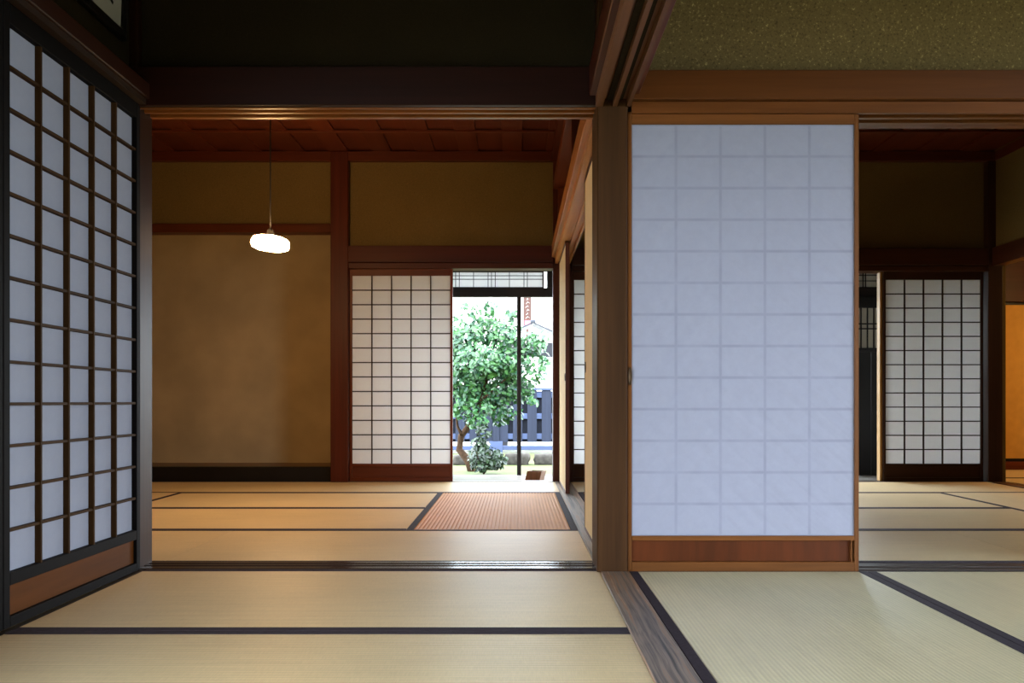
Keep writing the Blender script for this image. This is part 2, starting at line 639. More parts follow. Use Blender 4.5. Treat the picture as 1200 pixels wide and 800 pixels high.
wall('wall_back_door', (-1.36, YB + 0.02, 1.86), (PX0 + 0.02, YB + 0.08, ZC + 0.1), M_BROWN, 'brown sand plaster wall above the shoji and garden opening')
wall('wall_back_right', (PX1 - 0.02, YB + 0.02, 1.86), (3.83, YB + 0.08, ZC + 0.1), M_BROWN, 'dim sand plaster wall above the far shoji screens')
wall('wall_alcove_back', (XFL, 7.34, -0.1), (-1.36, 7.40, 2.75), M_CREAM, 'smooth cream wall at the back of the alcove')
wall('wall_alcove_side', (-1.44, YB + 0.08, -0.1), (-1.36, 7.34, 2.75), M_CREAM, 'cream side wall of the alcove beside its post')
wall('wall_alcove_top', (XFL, YB + 0.08, 2.45), (-1.44, 7.34, 2.52), M_CREAM, 'cream underside closing the alcove')
wall('wall_far_right_upper', (3.86, YS1 - 0.03, 1.86), (3.92, YB + 0.02, ZC + 0.1), M_BROWN, 'dim plaster wall above the opening to the lamp-lit side room')
wall('wall_far_right_lower', (3.86, YS1 - 0.03, -0.1), (3.92, 4.55, 1.86), M_BROWN, 'plaster wall beside the opening to the side room')
wall('wall_side_room_back', (3.98, 8.10, -0.1), (6.6, 8.16, ZC + 0.1), M_BROWN, 'brown plaster wall above the ochre panel')
wall('wall_side_room_left', (3.92, YB + 0.02, -0.1), (3.98, 8.16, ZC + 0.1), M_BROWN, 'plaster wall closing the side room')
wall('wall_side_room_right', (6.6, 3.2, -0.1), (6.66, 8.16, ZC + 0.1), M_BROWN, 'plaster outer wall of the side room')
wall('wall_side_room_front', (3.92, 3.2, -0.1), (6.6, 3.26, ZC + 0.1), M_BROWN, 'plaster near wall of the side room')
wall('wall_near_right_end', (4.30, 2.0, -0.1), (4.36, 3.3, 1.9), M_GREEN, 'plaster wall beside the open side of the near room')
wall('wall_near_right', (4.30, -1.75, 1.9), (4.36, 3.3, ZC + 0.1), M_GREEN, 'plaster wall above the open side of the near room')
wall('wall_near_back', (0.40, -1.81, -0.1), (4.36, -1.75, ZC + 0.1), M_GREEN, 'plaster wall closing the near room behind the viewer')
wall('wall_cross_light_block', (2.25, YW0, -0.1), (4.3, YW1, ZK + 0.04), M_GREEN, 'unseen olive plaster wall added beyond the opening beside the paper screen')  # unseen wall, added to keep daylight out of the far room

# ------------------------------------------------------------------ posts, lintels, sills
WX = lambda c, **k: wood(c, 'X', **k)
WY = lambda c, **k: wood(c, 'Y', **k)
WZ = lambda c, **k: wood(c, 'Z', **k)


def trim(lo, hi, m, label, cat='beam', bev=0.003):
    return struct(box(trim_name(), lo, hi, m, bev=bev), label, cat)


def trim_prism(prof, a0, a1, axis, m, label, cat='beam'):
    return struct(prism(trim_name(), prof, a0, a1, axis, m), label, cat)


# posts
trim((PX0, 3.185, -0.05), (0.4245, 3.40, ZC + 0.02), WZ(C_POST, rough=0.5, contrast=0.55, spec=0.15), 'thick square brown post where the partition meets the cross wall', 'post', 0.006)
trim((-1.56, 3.24, -0.05), (-1.468, 3.375, ZC + 0.02), WZ(srgb(66, 38, 20), rough=0.4, spec=0.12), 'slim dark post at the end of the dark framed shoji screen', 'post', 0.005)
trim((-1.494, YB - 0.06, 0), (-1.352, YB + 0.10, ZC), WZ(srgb(110, 46, 26)), 'red brown alcove post rising to the ceiling', 'post', 0.005)
trim((0.297, YB - 0.02, 0), (0.379, YB + 0.12, ZC), WZ(C_REDD), 'narrow red brown jamb beside the garden opening', 'post')
trim((0.38, YB - 0.02, 0), (0.455, YB + 0.12, ZC), WZ(C_REDD), 'dim brown jamb of the rear wall behind the fusuma', 'post')
trim((3.80, YB - 0.05, 0), (3.915, YB + 0.10, ZC), WZ(srgb(78, 46, 30)), 'dark corner post beside the ochre panel', 'post')

# lintel over the wide opening, grooves underneath
trim_prism(grooved(YS0, YS1, ZKL, ZKL + 0.045, [(YS0 + 0.012, YS0 + 0.050), (YS0 + 0.062, YS0 + 0.104)], 0.030), -1.468, PX0, 'X',
           WX(srgb(156, 92, 44), rough=0.3, tone=0.8), 'grooved lintel underside over the wide opening', 'lintel')
trim((-1.50, YS0 - 0.03, ZKL + 0.003), (PX0, YS0 - 0.0005, 1.94), WX(srgb(58, 26, 16)), 'dark red rail above the wide opening', 'beam')
trim((-1.53, YS1 - 0.03, ZKL + 0.045), (PX0, YS1 + 0.03, 1.94), WX(C_REDD), 'red brown rail on the lamp side of the wide lintel', 'beam')

# lintel over the big paper screen
trim_prism(grooved(3.19, YS1, ZK - 0.008, ZK + 0.035, [(3.205, 3.245), (3.265, 3.305)], 0.016), PX1, 4.3, 'X', WX(srgb(136, 80, 36), rough=0.4),
           'grooved brown lintel holding the large paper screen', 'lintel')
trim((PX1, 3.165, ZK + 0.037), (4.3, 3.285, 1.905), WX(srgb(134, 78, 34), rough=0.42, contrast=0.3), 'wide red brown rail below the olive plaster wall', 'beam')
trim((PX1, YS1 - 0.03, ZK + 0.037), (XFR, YS1 + 0.03, 1.905), WX(C_REDD), 'dim rail on the far side of the screen lintel', 'beam')

# beam between the near rooms, running from the post towards the viewer
gy = [(PX0 + 0.022, PX0 + 0.060), (PX0 + 0.076, PX0 + 0.112)]
trim_prism(grooved(PX0 - 0.006, PX1 - 0.006, ZK + 0.015, ZK + 0.06, gy, 0.03), -1.75, 3.185, 'Y', WY(srgb(140, 92, 58), rough=0.5, contrast=0.3),
           'grooved beam underside reaching from the thick post overhead', 'lintel')
trim((PX0 - 0.03, -1.75, ZK + 0.055), (PX0 + 0.04, 3.185, 1.93), WY(C_REDD), 'dark rail along the shadowed side of the overhead beam', 'beam')
trim((PX1 - 0.05, -1.75, ZK + 0.055), (PX1 + 0.025, 3.165, 1.905), WY(srgb(132, 72, 44)), 'reddish rail along the lit side of the overhead beam', 'beam')

# partition lintel between the far rooms
gx = [(0.338, 0.382), (0.394, 0.426)]
trim_prism(grooved(0.312, 0.436, ZK + 0.005, ZK + 0.05, gx, 0.018), 3.40, YB - 0.02, 'Y', WY(srgb(186, 132, 78), rough=0.4, tone=0.85),
           'pale grooved lintel running back above the cream fusuma', 'lintel')
trim((0.286, 3.40, ZK + 0.05), (0.345, YB - 0.02, 1.915), WY(srgb(176, 118, 66), rough=0.4, tone=0.8), 'pale brown rail above the cream fusuma lintel', 'beam')
trim((0.40, 3.40, ZK + 0.05), (0.46, YB - 0.02, 1.915), WY(C_REDD), 'dim rail above the fusuma in the room behind', 'beam')
trim((0.30, 3.40, 2.36), (0.44, YB - 0.02, 2.43), WY(C_RED), 'red brown head rail over the open transom', 'beam')
wall('wall_partition_top', (0.335, 3.40, 2.43), (0.40, YB, ZC + 0.1), M_BROWN, 'narrow plaster strip between the open transom and ceiling')
for yy, lab in ((5.10, 'upright dividing the open transom near its middle'), (6.72, 'upright ending the open transom at the rear wall'), (3.44, 'upright of the open transom beside the thick post')):
    trim((0.335, yy - 0.03, 1.915), (0.405, yy + 0.03, 2.36), WZ(C_RED), lab, 'post')

# rear wall lintels
trim((-1.352, YB - 0.045, 1.72), (0.297, YB + 0.09, 1.765), WX(C_REDD), 'dark red lintel over the rear shoji and garden opening', 'lintel')
trim((-1.352, YB - 0.06, 1.768), (0.30, YB + 0.06, 1.90), WX(srgb(92, 38, 22)), 'dark red rail above the rear shoji', 'beam')
trim((PX1 + 0.01, YB - 0.045, 1.70), (3.80, YB + 0.09, 1.742), WX(srgb(84, 46, 28)), 'dim brown lintel over the far shoji screens', 'lintel')
trim((PX1 + 0.01, YB - 0.06, 1.745), (3.80, YB + 0.06, 1.88), WX(srgb(84, 46, 28)), 'dim brown rail above the far shoji screens', 'beam')
trim((XFL, YB - 0.02, 2.015), (-1.494, YB + 0.10, 2.085), WX(srgb(124, 62, 32)), 'thin red brown rail across the top of the alcove', 'beam')
trim((3.83, 4.55, 1.74), (3.93, YB - 0.05, 1.885), WY(srgb(92, 50, 30)), 'brown rail above the opening to the lamp-lit side room', 'beam')
trim((3.83, 4.47, 0), (3.93, 4.55, 1.9), WZ(srgb(92, 50, 30)), 'brown jamb of the opening to the side room', 'post')

trim((2.957, YB + 0.02, 0.001), (2.978, YB + 0.08, 1.70), wood(srgb(206, 160, 96), 'Z', tone=0.5), 'slim jamb with daylight in its pale colour at the edge of the far shoji', 'post')  # daylight on the screen's side edge is put into this pale colour
# left screen wall
trim_prism(grooved(-1.50, -1.425, 1.792, 1.84, [(-1.487, -1.452)], 0.014), -1.75, 3.24, 'Y', WY(srgb(70, 50, 38)), 'dark lintel above the dark framed shoji screen', 'lintel')
trim((-1.50, -1.75, 1.812), (-1.412, 3.24, 1.872), WY(srgb(66, 32, 18), rough=0.5), 'reddish rail above the dark framed shoji screen', 'beam')
trim_prism(grooved(-1.53, -1.432, -0.002, -0.05, [(-1.487, -1.452)], 0.004, True), -1.75, 3.24, 'Y', WY(srgb(58, 46, 40), rough=0.35), 'dark sill under the dark framed shoji screen', 'sill')

# sills
gs = [(YS0 + 0.022, YS0 + 0.050), (YS0 + 0.066, YS0 + 0.094)]
trim_prism(grooved(YS0 - 0.012, YS1, 0.004, -0.05, gs, 0.006, True), -1.468, PX0, 'X', WX(C_SILLD, rough=0.22), 'polished dark grooved sill of the wide opening', 'sill')
trim_prism(grooved(3.195, YS1, -0.002, -0.05, [(3.205, 3.245), (3.265, 3.305)], 0.004, True), PX1, 4.3, 'X', WX(srgb(86, 74, 70), rough=0.4), 'dull dark sill beneath the large paper screen', 'sill')


def worn_board():
    m = bpy.data.materials.new('weathered_threshold')
    nt, nd, lk, b = nodes_of(m)
    tc = N(nt, 'ShaderNodeTexCoord')
    mp = N(nt, 'ShaderNodeMapping')
    mp.inputs['Scale'].default_value = (64, 0.9, 64)
    lk.new(tc.outputs['Object'], mp.inputs['Vector'])
    n0 = N(nt, 'ShaderNodeTexNoise', Scale=3.0, Detail=2.0)
    lk.new(tc.outputs['Object'], n0.inputs['Vector'])
    av = N(nt, 'ShaderNodeVectorMath', operation='MULTIPLY_ADD')
    lk.new(n0.outputs['Color'], av.inputs[0])
    av.inputs[1].default_value = (1.1, 0.2, 1.1)
    lk.new(mp.outputs[0], av.inputs[2])
    n1 = N(nt, 'ShaderNodeTexNoise', Scale=1.0, Detail=6.0, Roughness=0.65)
    lk.new(av.outputs[0], n1.inputs['Vector'])
    r = ramp(nt, [(0.36, srgb(44, 38, 34)), (0.44, srgb(98, 86, 76)), (0.54, srgb(134, 118, 104)), (0.61, srgb(140, 96, 56)), (0.70, srgb(196, 178, 156))])
    lk.new(n1.outputs[0], r.inputs[0])
    lk.new(r.outputs[0], b.inputs['Base Color'])
    b.inputs['Roughness'].default_value = 0.42
    bp = N(nt, 'ShaderNodeBump', Strength=0.35, Distance=0.003)
    lk.new(n1.outputs[0], bp.inputs['Height'])
    lk.new(bp.outputs[0], b.inputs['Normal'])
    return m


M_WORN = worn_board()
trim((0.32, -1.75, -0.05), (0.431, 3.185, 0.003), M_WORN, 'weathered grey threshold board leading to the thick post', 'threshold', 0.003)
trim_prism(grooved(0.312, 0.436, 0.003, -0.05, [(0.338, 0.382), (0.394, 0.426)], 0.003, True), 3.40, YB + 0.1, 'Y', M_WORN,
           'grey grooved threshold beneath the cream fusuma', 'threshold')
trim((-1.352, YB, -0.05), (0.312, YB + 0.10, 0.001), WX(srgb(140, 112, 84), rough=0.35), 'sill under the rear shoji and garden opening', 'sill')
trim((PX1, YB, -0.05), (3.80, YB + 0.10, 0.001), WX(srgb(110, 92, 72), rough=0.4), 'sill under the far shoji screens', 'sill')
trim((3.83, 4.55, -0.05), (3.93, YB - 0.05, 0.001), WY(srgb(110, 70, 44), rough=0.4), 'sill of the opening to the lamp-lit side room', 'sill')

# alcove base: black lacquer front board and raised floor
trim((XFL, YB - 0.01, -0.05), (-1.494, YB + 0.09, 0.118), M_LACQ, 'black lacquered front board along the alcove base', 'board', 0.004)
trim((XFL, YB + 0.09, -0.05), (-1.44, 7.34, 0.110), WX(srgb(150, 108, 66), rough=0.35), 'raised brown alcove floor behind the black board', 'board')

# ------------------------------------------------------------------ tatami mats
def tatami(x0, x1, y0, y1, label, along, m=M_RUSH, name='tatami_mat', edge=0.032, ribs=False, cat='mat', group='tatami mats'):
    """A mat with its long side along 'X' or 'Y'; edge cloth on its two long sides."""
    L, W = (x1 - x0, y1 - y0) if along == 'X' else (y1 - y0, x1 - x0)
    t = thing(name, label, cat, ((x0 + x1) / 2, (y0 + y1) / 2, -0.055), 0 if along == 'X' else R90, group)
    g = 0.0
    h = 0.054
    if not ribs:
        box('rush_surface', (-L / 2 + g, -W / 2 + edge, 0.0), (L / 2 - g, W / 2 - edge, h), m, t, 0)
    else:
        n = int((W - 2 * edge) / 0.0205)
        p = (W - 2 * edge) / n
        prof = [(-W / 2 + edge, 0.0)]
        for i in range(n):
            b0 = -W / 2 + edge + i * p
            prof += [(b0 + p * f, h - 0.003 + 0.0025 * math.sin(math.pi * f) ** 0.7) for f in (0.0, 0.18, 0.5, 0.82)]
        prof += [(W / 2 - edge, h - 0.003), (W / 2 - edge, 0.0)]
        prism('cane_surface', prof, -L / 2 + g, L / 2 - g, 'X', m, t)
    for s in (-1, 1):
        y = s * (W / 2 - edge / 2 - 0.0005)
        box('edge_cloth', (-L / 2 + g, y - edge / 2, 0.0), (L / 2 - g, y + edge / 2, h + 0.0018), M_HERI, t, 0.0012)
    return t


W_ = 0.862
# near room beside the dark shoji
tatami(-1.432, 0.319, 2.372, 3.237, 'olive tatami mat against the polished sill of the wide opening', 'X')
tatami(-1.432, 0.319, 1.507, 2.370, 'olive tatami mat just short of the wide opening, one row before its sill', 'X')
# near room under the paper screen
tatami(0.432, 1.340, 1.47, 3.194, 'greenish tatami mat running up to the large paper screen', 'Y', M_RUSHG)
tatami(1.342, 2.245, 1.47, 3.194, 'greenish tatami mat beside the one at the paper screen, before the open doorway', 'Y', M_RUSHG)
# lamp room: eight mats
r1, r2, r3, r4, r5 = YS1 + 0.002, 4.236, 5.100, 5.958, YB - 0.002
tatami(-1.43, 0.311, r1, r2, 'tatami mat just beyond the polished sill, before the brown cane mat', 'X')
tatami(XFL, -1.432, r1, r2, 'tatami mat beyond the polished sill, hidden behind the slim dark post', 'X')
tatami(-2.37, -0.560, r2, r3, 'tatami mat beside the brown cane mat, front one of two', 'X')
tatami(-2.37, -0.560, r3, r4, 'tatami mat beside the brown cane mat, rear one of two', 'X')
tatami(XFL, -2.372, r2, r4, 'pale tatami mat turned lengthwise, its corner showing by the slim dark post', 'Y')
tatami(-0.558, 0.311, r2, r4, 'ribbed brown cane mat with dark edges before the garden opening', 'Y', M_CANE, 'cane_mat', 0.034, True, group='cane mats')
tatami(-1.43, 0.311, r4, r5, 'sunlit tatami mat along the garden opening and rear shoji', 'X')
tatami(XFL, -1.432, r4, r5, 'tatami mat along the black alcove board', 'X')
# room behind the paper screen
tatami(2.17, XFR - 0.075, r1, r2, 'tatami mat just beyond the doorway beside the paper screen', 'X')
tatami(PX1 + 0.002, 2.168, r1, r2, 'tatami mat behind the large paper screen', 'X')
tatami(1.29, 3.0, r2, r3, 'second tatami mat beyond the doorway beside the paper screen', 'X')
tatami(1.29, 3.0, r3, r4, 'third tatami mat beyond the doorway beside the paper screen', 'X')
tatami(3.002, XFR - 0.075, r2, r4, 'tatami mat turned lengthwise beside the side room opening', 'Y')
tatami(PX1 + 0.002, 1.288, r2, r4, 'brown cane mat glimpsed between the cream fusuma panels', 'Y', M_CANE, 'cane_mat', 0.034, True, group='cane mats')
tatami(2.17, XFR - 0.105, r4, r5, 'tatami mat along the far shoji screen beside the dark corner post', 'X')
tatami(PX1 + 0.002, 2.168, r4, r5, 'tatami mat along the rear wall behind the cream fusuma', 'X')
# side room
tatami(3.99, 5.70, 7.1, 7.97, 'lamp-lit tatami mat below the ochre panel', 'X')
tatami(3.99, 5.70, 6.235, 7.098, 'lamp-lit tatami mat near the dark corner post in the side room', 'X')


# ------------------------------------------------------------------ sliding screens
def shoji(label, loc, rz, width, height, wcol, pmat, stile=0.032, top=0.045, kick=(0.115, 0.035), rail=0.02, cols=5, rows=13,
          thick=0.030, kick_col=None, mun=0.0075, mdepth=0.016, top_paper=None, group='lattice shoji screens', mcol=None, rough=0.4, spec=0.22):
    """Lattice side faces local -Y; origin at the middle of the base."""
    t = thing('shoji_screen', label, 'sliding screen', loc, rz, group)
    hw, ht = width / 2, thick / 2
    wz, wx = wood(wcol, 'Z', rough=rough, spec=spec), wood(wcol, 'X', rough=rough, spec=spec)
    mz, mx = (wood(mcol, 'Z', rough=0.6, spec=spec), wood(mcol, 'X', rough=0.6, spec=spec)) if mcol else (wz, wx)
    zk1, zk0 = kick
    z0 = zk1 + rail
    z1 = top_paper if top_paper else height - top
    for s in (-1, 1):
        box('stile', (s * hw - (stile if s > 0 else 0), -ht, 0), (s * hw + (stile if s < 0 else 0), ht, height), wz, t, 0.002)
    xi = hw - stile
    box('top_rail', (-xi, -ht, z1), (xi, ht, height - 0.001), wx, t, 0.002)
    box('middle_rail', (-xi, -ht, zk1), (xi, ht, z0), wx, t, 0.002)
    box('bottom_rail', (-xi, -ht, 0.0), (xi, ht, zk0), wx, t, 0.002)
    box('kick_panel', (-xi, -ht * 0.15, zk0), (xi, ht * 0.3, zk1), wood(kick_col or wcol, 'X', 0.5, 0.35, 0.6, spec=spec), t, 0.001)
    pw, ph = 2 * xi / cols, (z1 - z0) / rows
    yp = -ht + mdepth
    for i in range(1, cols):
        x = -xi + i * pw
        box('muntin', (x - mun / 2, -ht + 0.001, z0), (x + mun / 2, yp, z1), mz, t, 0.0006)
    for j in range(1, rows):
        z = z0 + j * ph
        box('muntin', (-xi, -ht + 0.004, z - mun / 2), (xi, yp, z + mun / 2), mx, t, 0.0006)
    for i in range(cols):
        for j in range(rows):
            x, z = -xi + i * pw, z0 + j * ph
            box('paper_pane', (x + 0.0004, yp, z + 0.0004), (x + pw - 0.0004, yp + 0.0012, z + ph - 0.0004), pmat, t, 0)
    return t


# dark framed screens on the outer side of the near room; lattice faces +X
yc = 2.806
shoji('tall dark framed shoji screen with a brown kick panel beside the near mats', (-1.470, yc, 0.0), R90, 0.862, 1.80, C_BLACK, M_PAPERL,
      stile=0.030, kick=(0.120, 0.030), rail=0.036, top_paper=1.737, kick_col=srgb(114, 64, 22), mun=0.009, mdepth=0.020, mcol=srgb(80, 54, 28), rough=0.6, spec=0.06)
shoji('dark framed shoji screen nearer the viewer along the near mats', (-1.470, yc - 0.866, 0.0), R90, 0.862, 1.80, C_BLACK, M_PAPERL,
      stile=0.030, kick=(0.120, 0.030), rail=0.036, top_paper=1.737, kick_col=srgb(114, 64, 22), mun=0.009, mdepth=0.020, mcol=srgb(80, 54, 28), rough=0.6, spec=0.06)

SJ = dict(width=0.836, height=1.728, kick=(0.118, 0.030), rail=0.024, top_paper=1.668, mun=0.0085, stile=0.020)
shoji('white lattice shoji screen with red brown frame beside the garden opening', (-0.934, YB + 0.02, 0.001), 0, wcol=srgb(128, 60, 30), pmat=M_PAPER, mcol=srgb(74, 52, 38), **SJ)
SJ2 = dict(SJ, height=1.706, top_paper=1.635)
shoji('white lattice shoji screen glimpsed between the cream fusuma panels', (0.868, YB + 0.03, 0.001), 0, wcol=srgb(96, 56, 34), pmat=M_PAPER, mcol=srgb(74, 52, 38), **SJ2)
shoji('far white lattice shoji screen beside the dark corner post', (3.385, YB + 0.02, 0.001), 0, wcol=srgb(78, 46, 30), pmat=M_PAPER, mcol=srgb(60, 42, 32), **dict(SJ2, width=0.812))

# large screen with paper pasted over its lattice on the viewer's side
def paper_screen():
    t = thing('paper_screen', 'large white paper screen with a wooden kick panel beside the thick post', 'sliding screen', (0.8705, 3.222, -0.004))
    w, h, ht, st = 0.888, 1.764, 0.015, 0.0165
    hw = w / 2
    wz, wx = wood(C_FRAME, 'Z', rough=0.4), wood(C_FRAME, 'X', rough=0.4)
    sl = box('stile', (-hw, -ht, 0), (-hw + st, ht, h), wz, t, 0.002)
    box('stile', (hw - st, -ht, 0), (hw, ht, h), wz, t, 0.002)
    xi = hw - st
    zp0, zp1 = 0.138, 1.716
    box('top_rail', (-xi, -ht, zp1), (xi, ht, h - 0.001), wx, t, 0.002)
    box('middle_rail', (-xi, -ht, 0.119), (xi, ht, zp0), wx, t, 0.002)
    box('bottom_rail', (-xi, -ht, 0), (xi, ht, 0.038), wx, t, 0.002)
    box('kick_panel', (-xi, -0.001, 0.038), (xi - 0.012, 0.005, 0.119), wood(C_KICK, 'Z', 0.4, 0.5, 0.5), t, 0.001)
    box('kick_panel', (-xi, 0.006, 0.036), (xi, 0.009, 0.121), plain('dark_backing', (0.02, 0.016, 0.012), 0.7), t, 0)
    box('kick_trim', (xi - 0.013, -ht + 0.002, 0.038), (xi - 0.009, 0.005, 0.119), wz, t, 0.0005)
    pw, ph = 2 * xi / 5, (zp1 - zp0) / 13
    # the paper sheet: slightly slack between the bars
    nx, nz = 60, 104
    vs, fs = [], []
    for j in range(nz + 1):
        for i in range(nx + 1):
            x = -xi + 2 * xi * i / nx
            z = zp0 + (zp1 - zp0) * j / nz
            u = ((x + xi) / pw) % 1
            v = ((z - zp0) / ph) % 1
            sag = math.sin(math.pi * u) * math.sin(math.pi * v)
            rip = mnoise.noise(Vector(((x + z) * 22, (x - z) * 4, 3.1)))
            rip2 = mnoise.noise(Vector((x * 5, z * 5, 8.1)))
            y = -0.0010 * sag * (1 + rip2) - 0.0024 * rip * (0.3 + sag) 
            vs.append((x, y, z - (zp0 + zp1) / 2))
    for j in range(nz):
        for i in range(nx):
            a = j * (nx + 1) + i
            fs.append((a, a + 1, a + nx + 2, a + nx + 1))
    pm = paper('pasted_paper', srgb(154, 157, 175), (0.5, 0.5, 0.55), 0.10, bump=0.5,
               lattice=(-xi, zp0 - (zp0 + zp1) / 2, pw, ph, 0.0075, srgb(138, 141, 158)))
    mesh_obj('paper_sheet', vs, fs, pm, t, (0, -0.0065, (zp0 + zp1) / 2), smooth=True)
    mz, mx = wood(C_PALE, 'Z'), wood(C_PALE, 'X')
    for i in range(1, 5):
        x = -xi + i * pw
        box('muntin', (x - 0.0035, -0.0035, zp0), (x + 0.0035, 0.012, zp1), mz, t, 0.0005)
    for j in range(1, 13):
        z = zp0 + j * ph
        box('muntin', (-xi, -0.003, z - 0.0035), (xi, 0.012, z + 0.0035), mx, t, 0.0005)
    # oval finger pull let into the stile
    pr = [(0.004, -0.005), (0.011, -0.005), (0.0125, -0.003), (0.0125, 0.0)]
    o = lathe('finger_pull', [(0.0126, 0.0), (0.0126, 0.003), (0.010, 0.004), (0.0085, 0.001)], M_BRONZE, sl, (0.0015, -ht, 0.75 - h / 2), 24, (R90, 0, 0))
    o.scale = (0.62, 2.8, 1.0)


paper_screen()


def fusuma(label, loc, length, h, group='cream fusuma panels'):
    """Panel along Y, faces -X / +X."""
    t = thing('fusuma_panel', label, 'sliding screen', loc, R90, group)
    hw, ht = length / 2, 0.014
    fz, fx = wood(srgb(112, 56, 30), 'Z'), wood(srgb(112, 56, 30), 'X')
    box('panel_face', (-hw + 0.012, -ht + 0.002, 0.012), (hw - 0.012, ht - 0.002, h - 0.012), M_FUSUMA, t, 0.001)
    for s in (-1, 1):
        box('stile', (s * hw - (0.014 if s > 0 else 0), -ht, 0), (s * hw + (0.014 if s < 0 else 0), ht, h), fz, t, 0.0015)
    box('top_rail', (-hw + 0.014, -ht, h - 0.016), (hw - 0.014, ht, h), fx, t, 0.0015)
    box('bottom_rail', (-hw + 0.014, -ht, 0), (hw - 0.014, ht, 0.016), fx, t, 0.0015)
    return t, hw, ht


t, hw, ht = fusuma('cream fusuma panel just behind the thick post', (0.360, 3.83, 0.001), 0.84, ZK + 0.012)
for s in (-1, 1):
    lathe('finger_pull', [(0.028, 0.0), (0.028, 0.003), (0.023, 0.004), (0.020, 0.001)], M_BRONZE, t, (hw - 0.05, s * (ht - 0.002), 0.82), 24, (R90 if s < 0 else -R90, 0, 0))
t, hw, ht = fusuma('cream fusuma panel beside the garden opening jamb', (0.360, 6.315, 0.001), 0.87, ZK + 0.012)
for s in (-1, 1):
    lathe('finger_pull', [(0.028, 0.0), (0.028, 0.003), (0.023, 0.004), (0.020, 0.001)], M_BRONZE, t, (-hw + 0.06, s * (ht - 0.002), 0.82), 24, (R90 if s < 0 else -R90, 0, 0))

# cream panel in the side room, tinted ochre for the lamplight on it
t = thing('lamp_tinted_fusuma', 'cream sliding panel with lamplight in its ochre colour beyond the dark corner post', 'sliding screen', (4.75, 8.05, 0.0))
box('panel_face', (-0.74, -0.012, 0.10), (0.76, 0.012, 1.575), M_LAMPTINT, t, 0.001)
box('bottom_rail', (-0.76, -0.015, 0.072), (0.78, 0.015, 0.10), M_LACQ, t, 0.001)
box('top_rail', (-0.76, -0.015, 1.575), (0.78, 0.015, 1.60), M_LACQ, t, 0.001)
box('stile', (-0.76, -0.015, 0.10), (-0.74, 0.015, 1.575), M_LACQ, t, 0.001)
box('stile', (0.76, -0.015, 0.10), (0.78, 0.015, 1.575), M_LACQ, t, 0.001)
trim((3.98, 7.98, -0.05), (6.6, 8.10, 0.071), WX(srgb(140, 66, 30)), 'red brown base board under the ochre panel', 'board')
trim((3.98, 7.98, 1.60), (6.6, 8.10, 2.0), WX(srgb(84, 44, 24)), 'dark lintel above the ochre panel', 'lintel')
# raised-front sill strip between the side room mats and base board is covered by the base board itself

# ------------------------------------------------------------------ rear veranda
v = bpy.data.objects.new('veranda_floor', None)
col.objects.link(v)
v.location = (0.3, 7.27, -0.05)
struct(v, 'pale polished veranda boards between the mats and garden', 'floor')
M_VER = wood(srgb(176, 170, 162), 'X', 0.16, 0.12, 1.0, tone=1.0)
for k in range(6):
    y0 = YB + 0.102 + k * 0.138
    o = box('floor_board', (-1.36, y0, -0.06), (4.2, y0 + 0.135, -0.026), M_VER, None, 0.002)
    o.parent = v
    o.location = Vector(o.location) - Vector(v.location)

C_DK = srgb(52, 44, 42)
# outer frame of the veranda
trim((0.006, ENG - 0.02, -0.4), (0.045, ENG + 0.03, 1.62), WZ(C_DK), 'thin dark veranda post standing before the garden tree', 'post')
trim((-0.70, ENG - 0.03, 1.603), (0.40, ENG + 0.03, 1.685), WX(C_DK), 'dark veranda lintel between the garden view and transom', 'lintel')
trim((-0.70, ENG - 0.03, 1.838), (4.2, ENG + 0.03, 1.92), WX(C_DK), 'dark veranda head rail', 'beam')
trim((0.28, ENG - 0.03, 1.686), (0.40, ENG + 0.03, 1.837), WZ(C_DK), 'dark block beside the narrow light slit of the transom', 'post')
trim((-0.75, ENG - 0.03, -0.4), (-0.64, ENG + 0.03, 1.92), WZ(C_DK), 'dark veranda post behind the rear shoji', 'post')
trim((-0.70, ENG - 0.03, -0.16), (4.2, ENG + 0.05, -0.03), WX(srgb(150, 142, 134), rough=0.3), 'outer edge board of the veranda', 'board')
trim((0.40, ENG - 0.03, 1.603), (4.2, ENG + 0.03, 1.685), WX(C_DK), 'dark veranda lintel behind the far shoji screens', 'lintel')
wall('wall_veranda_end', (-1.36, 7.40, -0.4), (-0.74, 7.46, 2.7), M_WHITEW, 'pale wall at the end of the veranda')
wall('wall_veranda_upper', (-1.36, ENG - 0.02, 1.92), (4.2, ENG + 0.02, 2.76), M_BROWN, 'plaster wall above the veranda head rail')
e = box('roof_eave', (-3.6, YB + 0.9, 2.72), (6.8, 8.3, 2.80), M_DKCEIL, bev=0)
struct(e, 'dark board eave above the veranda', 'roof')
e = box('roof_eave', (-2.9, -2.4, 2.30), (-1.5, 3.2, 2.36), M_DKCEIL, bev=0)
struct(e, 'dark board eave outside the dark framed shoji', 'roof')


